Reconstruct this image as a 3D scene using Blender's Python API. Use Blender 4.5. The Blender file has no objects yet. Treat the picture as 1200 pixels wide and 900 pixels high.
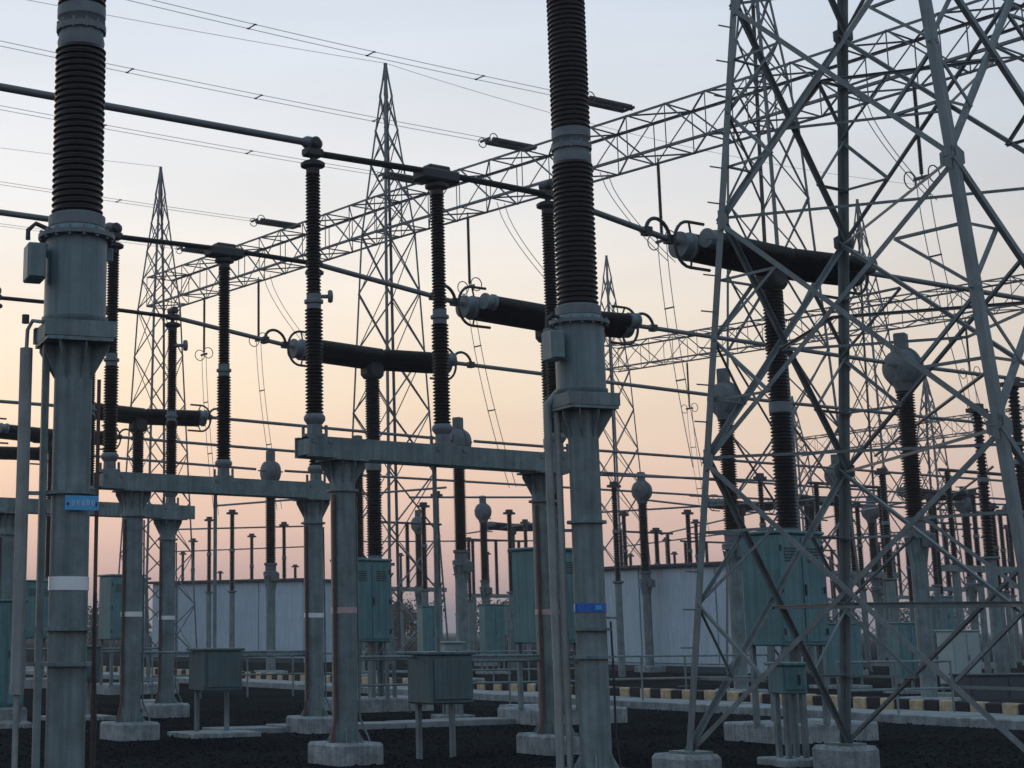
import bpy, math, random
from mathutils import Vector, Matrix
random.seed(7)
R = math.radians
scene = bpy.context.scene
COL = scene.collection

# ------------------------------------------------------------------ camera
F, PX, PY, CZ, HOR = 1900.0, 300.0, 350.0, 1.6, 740.0      # in pixels of a 1200 x 900 frame
PIT = math.atan((HOR - PY) / F)
cam = bpy.data.cameras.new('camera')
cam.sensor_width = 36.0
cam.lens = F / 1200 * 36
cam.shift_x = (600 - PX) / 1200
cam.shift_y = -(450 - PY) / 1200
cam.clip_start, cam.clip_end = 0.1, 6000
camo = bpy.data.objects.new('camera', cam)
camo.location = (0, 0, CZ)
camo.rotation_euler = (R(90) + PIT, 0, 0)
COL.objects.link(camo)
scene.camera = camo

# ------------------------------------------------------------------ sky, sun, exposure
SUN_AZ, SUN_EL = R(-20), R(2.5)         # azimuth from +Y towards +X, elevation
world = bpy.data.worlds.new('World')
scene.world = world
world.use_nodes = True
nt = world.node_tree
nt.nodes.clear()
def N(t, **kw):
    n = nt.nodes.new(t)
    for k, v in kw.items(): setattr(n, k, v)
    return n
def srgb(r, g, b):
    f = lambda c: (c / 255 / 12.92) if c / 255 <= .04045 else ((c / 255 + .055) / 1.055) ** 2.4
    return (f(r), f(g), f(b), 1)
def fill_ramp(rn, stops):
    e = rn.color_ramp.elements
    while len(e) > 1: e.remove(e[-1])
    e[0].position, e[0].color = stops[0]
    for p, c in stops[1:]:
        x = e.new(p); x.color = c
    rn.color_ramp.interpolation = 'EASE' if False else 'LINEAR'
out = N('ShaderNodeOutputWorld'); bg = N('ShaderNodeBackground')
tc = N('ShaderNodeTexCoord'); sep = N('ShaderNodeSeparateXYZ')
nt.links.new(tc.outputs['Generated'], sep.inputs[0])
def sn(deg): return math.sin(R(deg))
rs = N('ShaderNodeValToRGB'); ra = N('ShaderNodeValToRGB')
fill_ramp(rs, [(0.0, srgb(210, 168, 164)), (sn(2), srgb(229, 186, 173)), (sn(5), srgb(246, 209, 184)), (sn(8), srgb(253, 229, 200)),
               (sn(11), srgb(248, 234, 216)), (sn(15), srgb(233, 232, 231)), (sn(21), srgb(214, 221, 231)), (sn(40), srgb(168, 190, 212)), (1.0, srgb(130, 160, 184))])
fill_ramp(ra, [(0.0, srgb(142, 128, 136)), (sn(4), srgb(160, 148, 154)), (sn(9), srgb(158, 160, 168)), (sn(21), srgb(150, 172, 192)),
               (sn(40), srgb(134, 162, 182)), (1.0, srgb(130, 160, 184))])
nt.links.new(sep.outputs['Z'], rs.inputs[0]); nt.links.new(sep.outputs['Z'], ra.inputs[0])
# angle away from the glow, around the horizon
hv = N('ShaderNodeVectorMath', operation='MULTIPLY'); hv.inputs[1].default_value = (1, 1, 0)
hn = N('ShaderNodeVectorMath', operation='NORMALIZE')
dt = N('ShaderNodeVectorMath', operation='DOT_PRODUCT'); dt.inputs[1].default_value = (math.sin(SUN_AZ), math.cos(SUN_AZ), 0)
nt.links.new(tc.outputs['Generated'], hv.inputs[0]); nt.links.new(hv.outputs[0], hn.inputs[0]); nt.links.new(hn.outputs[0], dt.inputs[0])
mr = N('ShaderNodeMapRange', interpolation_type='SMOOTHSTEP')
mr.inputs['From Min'].default_value = 0.35; mr.inputs['From Max'].default_value = 1.0
nt.links.new(dt.outputs['Value'], mr.inputs['Value'])
mx = N('ShaderNodeMix', data_type='RGBA')
nt.links.new(mr.outputs[0], mx.inputs[0]); nt.links.new(ra.outputs[0], mx.inputs[6]); nt.links.new(rs.outputs[0], mx.inputs[7])
sky = N('ShaderNodeTexSky', sky_type='NISHITA', sun_disc=False)
sky.sun_elevation = SUN_EL; sky.sun_rotation = SUN_AZ; sky.dust_density = 3.0; sky.ozone_density = 2.0
sm = N('ShaderNodeMix', data_type='RGBA', blend_type='MULTIPLY'); sm.inputs[0].default_value = 1
sm.inputs[7].default_value = (.10, .10, .10, 1)
nt.links.new(sky.outputs[0], sm.inputs[6])
m2 = N('ShaderNodeMix', data_type='RGBA'); m2.inputs[0].default_value = 0.93
nt.links.new(sm.outputs[2], m2.inputs[6]); nt.links.new(mx.outputs[2], m2.inputs[7])
bg.inputs['Strength'].default_value = 1.23
mpn = N('ShaderNodeMapping'); mpn.inputs['Scale'].default_value = (2.2, 2.2, 14); mpn.inputs['Rotation'].default_value = (0, R(6), 0)
cn = N('ShaderNodeTexNoise'); cn.inputs['Scale'].default_value = 1.6; cn.inputs['Detail'].default_value = 5
nt.links.new(tc.outputs['Generated'], mpn.inputs[0]); nt.links.new(mpn.outputs[0], cn.inputs['Vector'])
cr = N('ShaderNodeMapRange'); cr.inputs['From Min'].default_value = .3; cr.inputs['From Max'].default_value = .7; cr.inputs['To Min'].default_value = .95; cr.inputs['To Max'].default_value = 1.04
nt.links.new(cn.outputs['Fac'], cr.inputs['Value'])
vm = N('ShaderNodeVectorMath', operation='SCALE'); nt.links.new(m2.outputs[2], vm.inputs[0]); nt.links.new(cr.outputs[0], vm.inputs['Scale'])
nt.links.new(vm.outputs[0], bg.inputs['Color']); nt.links.new(bg.outputs[0], out.inputs['Surface'])

sl = bpy.data.lights.new('sun', 'SUN'); sl.energy = 0.15; sl.angle = R(6); sl.color = (1.0, .72, .5)
so = bpy.data.objects.new('sun', sl); COL.objects.link(so)
sd = Vector((math.sin(SUN_AZ) * math.cos(SUN_EL), math.cos(SUN_AZ) * math.cos(SUN_EL), math.sin(SUN_EL)))
so.rotation_euler = sd.to_track_quat('Z', 'Y').to_euler()
vs = scene.view_settings
vs.view_transform = 'Standard'; vs.look = 'None'; vs.exposure = 0.0; vs.gamma = 1.0; vs.use_curve_mapping = False

# ------------------------------------------------------------------ layout of the yard
ANG = R(31)                                     # the busbars run along U, the phases are stepped along V
U = Vector((math.cos(ANG), math.sin(ANG), 0)); V = Vector((-math.sin(ANG), math.cos(ANG), 0)); UP = Vector((0, 0, 1))
def zof(py, Y):
    cy = (PY - py) / F
    return CZ + Y * (math.sin(PIT) + math.cos(PIT) * cy) / (math.cos(PIT) - math.sin(PIT) * cy)
def xof(px, Y, z=0):
    return (px - PX) / F * (Y * math.cos(PIT) + (z - CZ) * math.sin(PIT))
def pt(px, py, Y):
    z = zof(py, Y); return Vector((xof(px, Y, z), Y, z))
def spot(px, Y, z=0): return Vector((xof(px, Y, z), Y, 0))

# ------------------------------------------------------------------ materials
def mat(name, col, rough=.6, metal=0.0, var=.25, scale=6.0, bump=.0, bscale=60.0, streak=0.0, dirt=None, spec=.5):
    m = bpy.data.materials.new(name); m.use_nodes = True
    t = m.node_tree; n = t.nodes; b = n['Principled BSDF']
    b.inputs['Roughness'].default_value = rough; b.inputs['Metallic'].default_value = metal
    b.inputs['Specular IOR Level'].default_value = spec
    tcn = n.new('ShaderNodeTexCoord')
    oi = n.new('ShaderNodeObjectInfo')
    ad = n.new('ShaderNodeVectorMath'); ad.operation = 'MULTIPLY_ADD'
    cb = n.new('ShaderNodeCombineXYZ')
    for i in range(3): t.links.new(oi.outputs['Random'], cb.inputs[i])
    t.links.new(cb.outputs[0], ad.inputs[0]); ad.inputs[1].default_value = (37, 17, 53); t.links.new(tcn.outputs['Object'], ad.inputs[2])
    nz = n.new('ShaderNodeTexNoise'); nz.inputs['Scale'].default_value = scale; nz.inputs['Detail'].default_value = 6; nz.inputs['Roughness'].default_value = .65
    t.links.new(ad.outputs[0], nz.inputs['Vector'])
    rp = n.new('ShaderNodeValToRGB')
    c = Vector(col)
    d = Vector(dirt) if dirt else c * (1 - var)
    rp.color_ramp.elements[0].position = .3; rp.color_ramp.elements[0].color = (*d, 1)
    rp.color_ramp.elements[1].position = .68; rp.color_ramp.elements[1].color = (*(c * (1 + var * .4)), 1)
    t.links.new(nz.outputs['Fac'], rp.inputs[0])
    last = rp.outputs[0]
    if streak:
        mp = n.new('ShaderNodeMapping'); mp.inputs['Scale'].default_value = (22, 22, .9)
        t.links.new(ad.outputs[0], mp.inputs[0])
        n2 = n.new('ShaderNodeTexNoise'); n2.inputs['Scale'].default_value = 1.0; n2.inputs['Detail'].default_value = 4
        t.links.new(mp.outputs[0], n2.inputs['Vector'])
        r2 = n.new('ShaderNodeValToRGB')
        r2.color_ramp.elements[0].position = .35; r2.color_ramp.elements[0].color = (1 - streak, 1 - streak * .95, 1 - streak * .9, 1)
        r2.color_ramp.elements[1].position = .62; r2.color_ramp.elements[1].color = (1, 1, 1, 1)
        t.links.new(n2.outputs['Fac'], r2.inputs[0])
        mm = n.new('ShaderNodeMix'); mm.data_type = 'RGBA'; mm.blend_type = 'MULTIPLY'; mm.inputs[0].default_value = 1
        t.links.new(last, mm.inputs[6]); t.links.new(r2.outputs[0], mm.inputs[7]); last = mm.outputs[2]
    t.links.new(last, b.inputs['Base Color'])
    rr = n.new('ShaderNodeMapRange'); rr.inputs['To Min'].default_value = max(.05, rough - .12); rr.inputs['To Max'].default_value = min(1, rough + .14)
    t.links.new(nz.outputs['Fac'], rr.inputs['Value']); t.links.new(rr.outputs[0], b.inputs['Roughness'])
    if bump:
        n3 = n.new('ShaderNodeTexNoise'); n3.inputs['Scale'].default_value = bscale; n3.inputs['Detail'].default_value = 5
        t.links.new(ad.outputs[0], n3.inputs['Vector'])
        bp = n.new('ShaderNodeBump'); bp.inputs['Strength'].default_value = bump; bp.inputs['Distance'].default_value = .02
        t.links.new(n3.outputs['Fac'], bp.inputs['Height']); t.links.new(bp.outputs[0], b.inputs['Normal'])
    return m
M = {
    'galv': mat('galvanised steel', (.225, .28, .285), .55, .0, .42, 3.5, .2, 40, .3),
    'lattice': mat('galvanised lattice steel', (.225, .255, .26), .55, .0, .3, 3, 0, 40, .2),
    'far': mat('weathered far steel', (.16, .17, .18), .6, 0, .25, 2),
    'paint': mat('grey blue tank paint', (.195, .27, .285), .42, 0, .22, 4, .1, 50, .25),
    'teal': mat('teal cabinet paint', (.12, .27, .285), .45, 0, .22, 3, .05, 30, .32),
    'brown': mat('brown glazed porcelain', (.02, .0105, .0095), .34, 0, .35, 9),
    'black': mat('black brown porcelain', (.012, .009, .009), .4, 0, .3, 9),
    'alu': mat('aluminium tube', (.17, .18, .19), .5, .2, .2, 4),
    'cast': mat('grey cast metal', (.19, .215, .23), .55, .1, .3, 7, .15, 60),
    'dark': mat('dark fitting metal', (.05, .052, .056), .55, .1, .3, 7),
    'wire': mat('weathered conductor', (.36, .37, .38), .6, .1, .1, 2),
    'conc': mat('plinth concrete', (.40, .42, .425), .9, 0, .5, 5, .7, 35, .3),
    'slab': mat('trench slab concrete', (.30, .32, .33), .92, 0, .35, 3, .5, 40),
    'white': mat('white reflective band', (.93, .95, .96), .3, 0, .08, 6),
    'pink': mat('faded red white band', (.62, .42, .44), .4, 0, .2, 12),
    'blue': mat('blue reflective band', (.02, .16, .62), .3, 0, .2, 10),
    'plate': mat('blue number plate', (.10, .42, .78), .4, 0, .12, 10),
    'pale': mat('pale lettering paint', (.55, .74, .86), .5, 0, .1, 10),
    'ink': mat('dark bolt', (.02, .03, .05), .5, 0, .1, 10),
    'yellow': mat('faded yellow kerb paint', (.62, .46, .29), .85, 0, .4, 9, .3, 60),
    'kblack': mat('worn black kerb paint', (.03, .028, .027), .85, 0, .4, 9, .3, 60),
    'wall': mat('pale blue sheet cladding', (.60, .71, .80), .6, 0, .1, 1.2, 0, 30, .2),
    'roof': mat('dark roof edge', (.06, .07, .08), .7, 0, .2, 3),
    'beige': mat('pale conduit', (.36, .37, .36), .6, 0, .25, 5, 0, 40, .25),
    'rust': mat('rusty earth strip', (.14, .075, .06), .75, 0, .4, 14, 0, 40),
    'leaf': mat('far foliage', (.035, .05, .03), .9, 0, .5, 1.5),
    'bark': mat('bark', (.08, .06, .05), .9, 0, .4, 8),
    'road': mat('concrete road', (.15, .155, .16), .9, 0, .3, .8, .3, 30),
    'head': mat('dull grey head casting', (.13, .145, .155), .6, 0, .3, 6, .15, 50),
    'drive': mat('dull green grey paint', (.115, .175, .18), .55, 0, .25, 4, .05, 40, .25),
    'box': mat('white meter box', (.36, .44, .44), .5, 0, .12, 5),
}
def gravel_mat():
    m = bpy.data.materials.new('dark crushed stone'); m.use_nodes = True
    t = m.node_tree; n = t.nodes; b = n['Principled BSDF']; b.inputs['Roughness'].default_value = 1; b.inputs['Specular IOR Level'].default_value = 0
    tcn = n.new('ShaderNodeTexCoord')
    vo = n.new('ShaderNodeTexVoronoi'); vo.inputs['Scale'].default_value = 26
    nz = n.new('ShaderNodeTexNoise'); nz.inputs['Scale'].default_value = .35; nz.inputs['Detail'].default_value = 8
    t.links.new(tcn.outputs['Object'], vo.inputs['Vector']); t.links.new(tcn.outputs['Object'], nz.inputs['Vector'])
    r1 = n.new('ShaderNodeValToRGB'); r1.color_ramp.elements[0].color = (.010, .011, .013, 1); r1.color_ramp.elements[1].color = (.05, .051, .054, 1)
    t.links.new(vo.outputs['Color'], r1.inputs[0])
    r2 = n.new('ShaderNodeValToRGB'); r2.color_ramp.elements[0].position = .3; r2.color_ramp.elements[0].color = (.6, .6, .6, 1); r2.color_ramp.elements[1].position = .75; r2.color_ramp.elements[1].color = (1.3, 1.3, 1.3, 1)
    t.links.new(nz.outputs['Fac'], r2.inputs[0])
    mm = n.new('ShaderNodeMix'); mm.data_type = 'RGBA'; mm.blend_type = 'MULTIPLY'; mm.inputs[0].default_value = 1
    t.links.new(r1.outputs[0], mm.inputs[6]); t.links.new(r2.outputs[0], mm.inputs[7]); t.links.new(mm.outputs[2], b.inputs['Base Color'])
    bp = n.new('ShaderNodeBump'); bp.inputs['Strength'].default_value = 1; bp.inputs['Distance'].default_value = .05
    t.links.new(vo.outputs['Distance'], bp.inputs['Height']); t.links.new(bp.outputs[0], b.inputs['Normal'])
    return m
M['gravel'] = gravel_mat()

# ------------------------------------------------------------------ mesh builder
class MB:
    def __init__(s): s.v, s.f, s.sm = [], [], []
    def add(s, vs_, fs, smooth=False):
        o = len(s.v); s.v += [tuple(p) for p in vs_]
        for f in fs: s.f.append(tuple(i + o for i in f)); s.sm.append(smooth)
        return s
    def box(s, c, size, rz=0.0, bev=0.0, rot=None):
        x, y, z = [q / 2 for q in size]
        m = rot if rot else Matrix.Rotation(rz, 3, 'Z')
        c = Vector(c)
        if bev <= 0:
            vs_ = [c + m @ Vector((a * x, b * y, d * z)) for a in (-1, 1) for b in (-1, 1) for d in (-1, 1)]
            return s.add(vs_, [(0, 1, 3, 2), (4, 6, 7, 5), (0, 4, 5, 1), (2, 3, 7, 6), (0, 2, 6, 4), (1, 5, 7, 3)])
        e = min(bev, x * .9, y * .9, z * .9)
        idx, vs_ = {}, []
        for a in (-1, 1):
            for b in (-1, 1):
                for d in (-1, 1):
                    for k in range(3):
                        h = [x, y, z]
                        q = [h[i] - (0 if i == k else e) for i in range(3)]
                        idx[(a, b, d, k)] = len(vs_)
                        vs_.append(c + m @ Vector((a * q[0], b * q[1], d * q[2])))
        fs = []
        cyc = [(-1, -1), (1, -1), (1, 1), (-1, 1)]
        for k in range(3):
            i, j = (k + 1) % 3, (k + 2) % 3
            for sg in (-1, 1):
                q = []
                for ca, cb_ in cyc:
                    key = [0, 0, 0]; key[k] = sg; key[i] = ca; key[j] = cb_
                    q.append(idx[(*key, k)])
                fs.append(tuple(q) if sg > 0 else tuple(reversed(q)))
            for ca in (-1, 1):
                for cb_ in (-1, 1):
                    k1 = [0, 0, 0]; k1[i] = ca; k1[j] = cb_
                    lo, hi = list(k1), list(k1); lo[k] = -1; hi[k] = 1
                    q = (idx[(*lo, i)], idx[(*hi, i)], idx[(*hi, j)], idx[(*lo, j)])
                    fs.append(q if ca * cb_ < 0 else tuple(reversed(q)))
        for a in (-1, 1):
            for b in (-1, 1):
                for d in (-1, 1):
                    q = (idx[(a, b, d, 0)], idx[(a, b, d, 1)], idx[(a, b, d, 2)])
                    fs.append(q if a * b * d > 0 else tuple(reversed(q)))
        return s.add(vs_, fs)
    def tube(s, pts, r, n=8, closed=False):
        pts = [Vector(p) for p in pts]; k = len(pts)
        rr = r if isinstance(r, (list, tuple)) else [r] * k
        vs_, fs = [], []
        prev = None
        for i, p in enumerate(pts):
            if closed: d = pts[(i + 1) % k] - pts[i - 1]
            else: d = pts[min(i + 1, k - 1)] - pts[max(i - 1, 0)]
            d.normalize()
            if prev is None:
                a = d.cross(Vector((0, 0, 1)))
                if a.length < .05: a = d.cross(Vector((0, 1, 0)))
            else: a = prev - d * prev.dot(d)
            a.normalize(); b = d.cross(a); prev = a
            for j in range(n):
                t = 2 * math.pi * j / n
                vs_.append(p + (a * math.cos(t) + b * math.sin(t)) * rr[i])
        for i in range(k if closed else k - 1):
            i2 = (i + 1) % k
            for j in range(n):
                fs.append((i * n + j, i2 * n + j, i2 * n + (j + 1) % n, i * n + (j + 1) % n))
        s.add(vs_, fs, True)
        if not closed:
            s.add(vs_[:n], [tuple(range(n))]); s.add(vs_[-n:], [tuple(reversed(range(n)))])
        return s
    def lathe(s, prof, n=16, o=(0, 0, 0), axis=(0, 0, 1)):
        ax = Vector(axis).normalized(); o = Vector(o)
        a = ax.cross(Vector((0, 1, 0)) if abs(ax.y) < .9 else Vector((1, 0, 0))).normalized(); b = ax.cross(a)
        vs_, fs = [], []
        for r, z in prof:
            for j in range(n):
                t = 2 * math.pi * j / n
                vs_.append(o + ax * z + (a * math.cos(t) + b * math.sin(t)) * max(r, 1e-4))
        for i in range(len(prof) - 1):
            for j in range(n):
                fs.append((i * n + j, i * n + (j + 1) % n, (i + 1) * n + (j + 1) % n, (i + 1) * n + j))
        s.add(vs_, fs, True)
        s.add(vs_[:n], [tuple(reversed(range(n)))]); s.add(vs_[-n:], [tuple(range(n))])
        return s
    def bar(s, p0, p1, w, h, side=None):
        p0, p1 = Vector(p0), Vector(p1); d = (p1 - p0).normalized()
        a = d.cross(side if side else UP)
        if a.length < .05: a = d.cross(Vector((0, 1, 0)))
        a.normalize(); b = a.cross(d)
        vs_ = [p + a * (w / 2 * i) + b * (h / 2 * j) for p in (p0, p1) for i, j in ((-1, -1), (1, -1), (1, 1), (-1, 1))]
        return s.add(vs_, [(3, 2, 1, 0), (4, 5, 6, 7), (0, 1, 5, 4), (1, 2, 6, 5), (2, 3, 7, 6), (3, 0, 4, 7)])
    def ell(s, pts, w, th, d1, d2):
        """angle section through pts; the two flanges run along d1 and d2 from the heel"""
        d1, d2 = Vector(d1).normalized(), Vector(d2).normalized()
        q = [(0, 0), (w, 0), (w, th), (th, th), (th, w), (0, w)]
        vs_ = [Vector(p) + d1 * a + d2 * b for p in pts for a, b in q]
        fs = []
        for i in range(len(pts) - 1):
            for j in range(6): fs.append((i * 6 + j, i * 6 + (j + 1) % 6, i * 6 + 6 + (j + 1) % 6, i * 6 + 6 + j))
        fs.append(tuple(reversed(range(6)))); e = len(pts) * 6 - 6; fs.append(tuple(range(e, e + 6)))
        return s.add(vs_, fs)
    def strut(s, p0, p1, w, nrm):
        """angle member lying in a lattice face with outward normal nrm"""
        p0, p1 = Vector(p0), Vector(p1); d = (p1 - p0).normalized(); nrm = Vector(nrm)
        nrm = (nrm - d * nrm.dot(d)).normalized(); a = d.cross(nrm).normalized()
        return s.ell([p0 - a * w / 2, p1 - a * w / 2], w, max(.008, w * .12), a, -nrm)
    def plate(s, poly, th, nrm):
        nrm = Vector(nrm).normalized() * th / 2; k = len(poly)
        vs_ = [Vector(p) - nrm for p in poly] + [Vector(p) + nrm for p in poly]
        fs = [tuple(reversed(range(k))), tuple(range(k, 2 * k))] + [(i, (i + 1) % k, (i + 1) % k + k, i + k) for i in range(k)]
        return s.add(vs_, fs)
    def build(s, name, m, parent=None, loc=None, sharp=38):
        me = bpy.data.meshes.new(name); me.from_pydata(s.v, [], s.f); me.validate()
        if len(me.polygons) == len(s.sm): me.polygons.foreach_set('use_smooth', s.sm)
        if any(s.sm): me.set_sharp_from_angle(angle=R(sharp))
        me.materials.append(M[m] if isinstance(m, str) else m)
        o = bpy.data.objects.new(name, me); COL.objects.link(o)
        if parent: o.parent = parent
        if loc is not None: o.location = loc
        return o
def tag(o, label=None, cat=None, group=None, kind=None):
    if label: o['label'] = label
    if cat: o['category'] = cat
    if group: o['group'] = group
    if kind: o['kind'] = kind
    return o
def thing(name, label, cat, loc=(0, 0, 0), rz=0.0, group=None):
    o = bpy.data.objects.new(name, None); o.empty_display_size = .2; COL.objects.link(o)
    o.location = loc; o.rotation_euler = (0, 0, rz)
    return tag(o, label, cat, group)
def copy_tree(o, parent=None):
    c = o.copy(); COL.objects.link(c); c.parent = parent
    for ch in list(o.children): copy_tree(ch, c)
    return c
def shed_profile(z0, z1, rc, rs_, pitch):
    n = max(2, int(round((z1 - z0) / pitch))); p = (z1 - z0) / n; out_ = [(rc, z0)]
    for i in range(n):
        z = z0 + i * p
        out_ += [(rc, z + .12 * p), (rs_ - .06 * (rs_ - rc), z + .38 * p), (rs_, z + .47 * p), (rs_ - .12 * (rs_ - rc), z + .56 * p), (rc, z + .92 * p)]
    out_.append((rc, z1)); return out_
def arc(c, r, a0, a1, ax, ay, n=12):
    c = Vector(c); return [c + Vector(ax) * (r * math.cos(a0 + (a1 - a0) * i / n)) + Vector(ay) * (r * math.sin(a0 + (a1 - a0) * i / n)) for i in range(n + 1)]
X_, Y_, Z_ = Vector((1, 0, 0)), Vector((0, 1, 0)), Vector((0, 0, 1))

# ================================================================== the setting
g = MB(); g.add([(-900, -60, 0), (1200, -60, 0), (1200, 2500, 0), (-900, 2500, 0)], [(0, 1, 2, 3)])
tag(g.build('ground', 'gravel'), kind='structure')
# kerb line and road run along V
K0 = Vector((8.9, 40.0, 0))
def kp(t, s=0, z=0): return K0 + V * t + U * s + UP * z
rd = MB(); rd.add([kp(-40, .2, .006), kp(120, .2, .006), kp(120, 6.2, .006), kp(-40, 6.2, .006)], [(3, 2, 1, 0)])
tag(rd.build('road', 'road'), kind='structure')
kroot = bpy.data.objects.new('kerb', None); COL.objects.link(kroot); tag(kroot, kind='structure'); kroot.location = K0; kroot.rotation_euler = (0, 0, ANG)
kb = MB().box((0, 0, .09), (.2, .336, .40), 0, .025).build('kerb_stone', 'yellow', kroot)
kbm = [kb.data, kb.data.copy()]; kbm[1].materials[0] = M['kblack']
for i in range(-40, 90):
    o = kb if i == -40 else bpy.data.objects.new('kerb_stone', kbm[i % 2])
    if i != -40: COL.objects.link(o); o.parent = kroot
    o.location = (random.uniform(-.012, .012), i * .34, random.uniform(-.015, .015)); o.rotation_euler = (0, 0, random.uniform(-.015, .015))
troot = bpy.data.objects.new('cable_trench', None); COL.objects.link(troot); tag(troot, kind='structure'); troot.location = K0; troot.rotation_euler = (0, 0, ANG)
sb = MB().box((0, 0, .05), (2.6, 1.17, .12), 0, .012).build('cover_slab', 'slab', troot)
MB().box((-3.05, 9, .06), (.14, 48, .2), 0, .02).build('trench_edge', 'conc', troot)
for i in range(-12, 28):
    o = sb if i == -12 else bpy.data.objects.new('cover_slab', sb.data)
    if i != -12: COL.objects.link(o); o.parent = troot
    o.location = (-1.5, i * 1.2, random.uniform(-.04, -.015)); o.rotation_euler = (random.uniform(-.008, .008), random.uniform(-.012, .012), random.uniform(-.008, .008))
# a second trench branching to the isolators, along U
t2 = bpy.data.objects.new('cable_trench', None); COL.objects.link(t2); tag(t2, kind='structure')
t2.location = spot(560, 29.5); t2.rotation_euler = (0, 0, ANG)
for i in range(-4, 3):
    o = bpy.data.objects.new('cover_slab', sb.data); COL.objects.link(o); o.parent = t2
    o.rotation_euler = (random.uniform(-.01, .01), 0, math.pi / 2); o.location = (i * 1.2, 0, random.uniform(-.03, .0)); o.scale = (.25, 1, 1)
# loose stones in the near gravel
gs = MB()
for i in range(16000):
    Y = 11.5 + 26 * random.random() ** 1.3
    px = random.uniform(-30, 1230); p = spot(px, Y)
    r = random.uniform(.008, .026); z = r * .45
    q = [random.uniform(.7, 1.25) * r for _ in range(6)]; a = random.uniform(0, 3.14)
    ca, sa = math.cos(a), math.sin(a)
    gs.add([(p.x + ca * q[0], Y + sa * q[0], z), (p.x - sa * q[1], Y + ca * q[1], z * 1.2), (p.x - ca * q[2], Y - sa * q[2], z), (p.x + sa * q[3], Y - ca * q[3], z * .9), (p.x + r * .2, Y, z + q[4] * .8), (p.x, Y - r * .2, -.01)],
           [(0, 1, 4), (1, 2, 4), (2, 3, 4), (3, 0, 4), (1, 0, 5), (2, 1, 5), (3, 2, 5), (0, 3, 5)])
tag(gs.build('gravel', 'gravel'), 'dark crushed stone covering the switchyard ground', 'gravel', kind='stuff')

# ================================================================== reusable parts
def gusset_head(mb, z, r0, half, h, n=8):
    """plate with ribs below it on top of a round column"""
    for i in range(n):
        a = 2 * math.pi * i / n + .2; d = Vector((math.cos(a), math.sin(a), 0)); t = Vector((-d.y, d.x, 0))
        e = half / max(abs(d.x), abs(d.y)) * .93
        mb.plate([d * r0 * .95 + Z_ * (z - h), d * r0 * .95 + Z_ * z, d * e + Z_ * z, d * e + Z_ * (z - h * .16)], .012, t)
def pole_mesh(z0, z1, r, flanges, half=.24, n=20):
    mb = MB().lathe([(r, z0), (r, z1 - .03)], n)
    for zf in flanges:
        mb.lathe([(r + .012, zf - .014), (r + .045, zf - .014), (r + .045, zf + .014), (r + .012, zf + .014)], n)
    gusset_head(mb, z1 - .03, r, half, .3)
    mb.box((0, 0, z1 - .015), (half * 2, half * 2, .028))
    mb.lathe([(r + .11, z0), (r + .11, z0 + .025), (r, z0 + .025)], n)
    for i in range(6):
        a = i * math.pi / 3; d = Vector((math.cos(a), math.sin(a), 0))
        mb.plate([d * r * .95 + Z_ * (z0 + .025), d * (r + .1) + Z_ * (z0 + .025), d * r * .95 + Z_ * (z0 + .2)], .012, Vector((-d.y, d.x, 0)))
        mb.lathe([(.016, z0 + .025), (.016, z0 + .06)], 6, d * (r + .075))
    return mb
def band_mesh(r, z, h): return MB().lathe([(r + .006, z - h / 2), (r + .006, z + h / 2)], 24)

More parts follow.
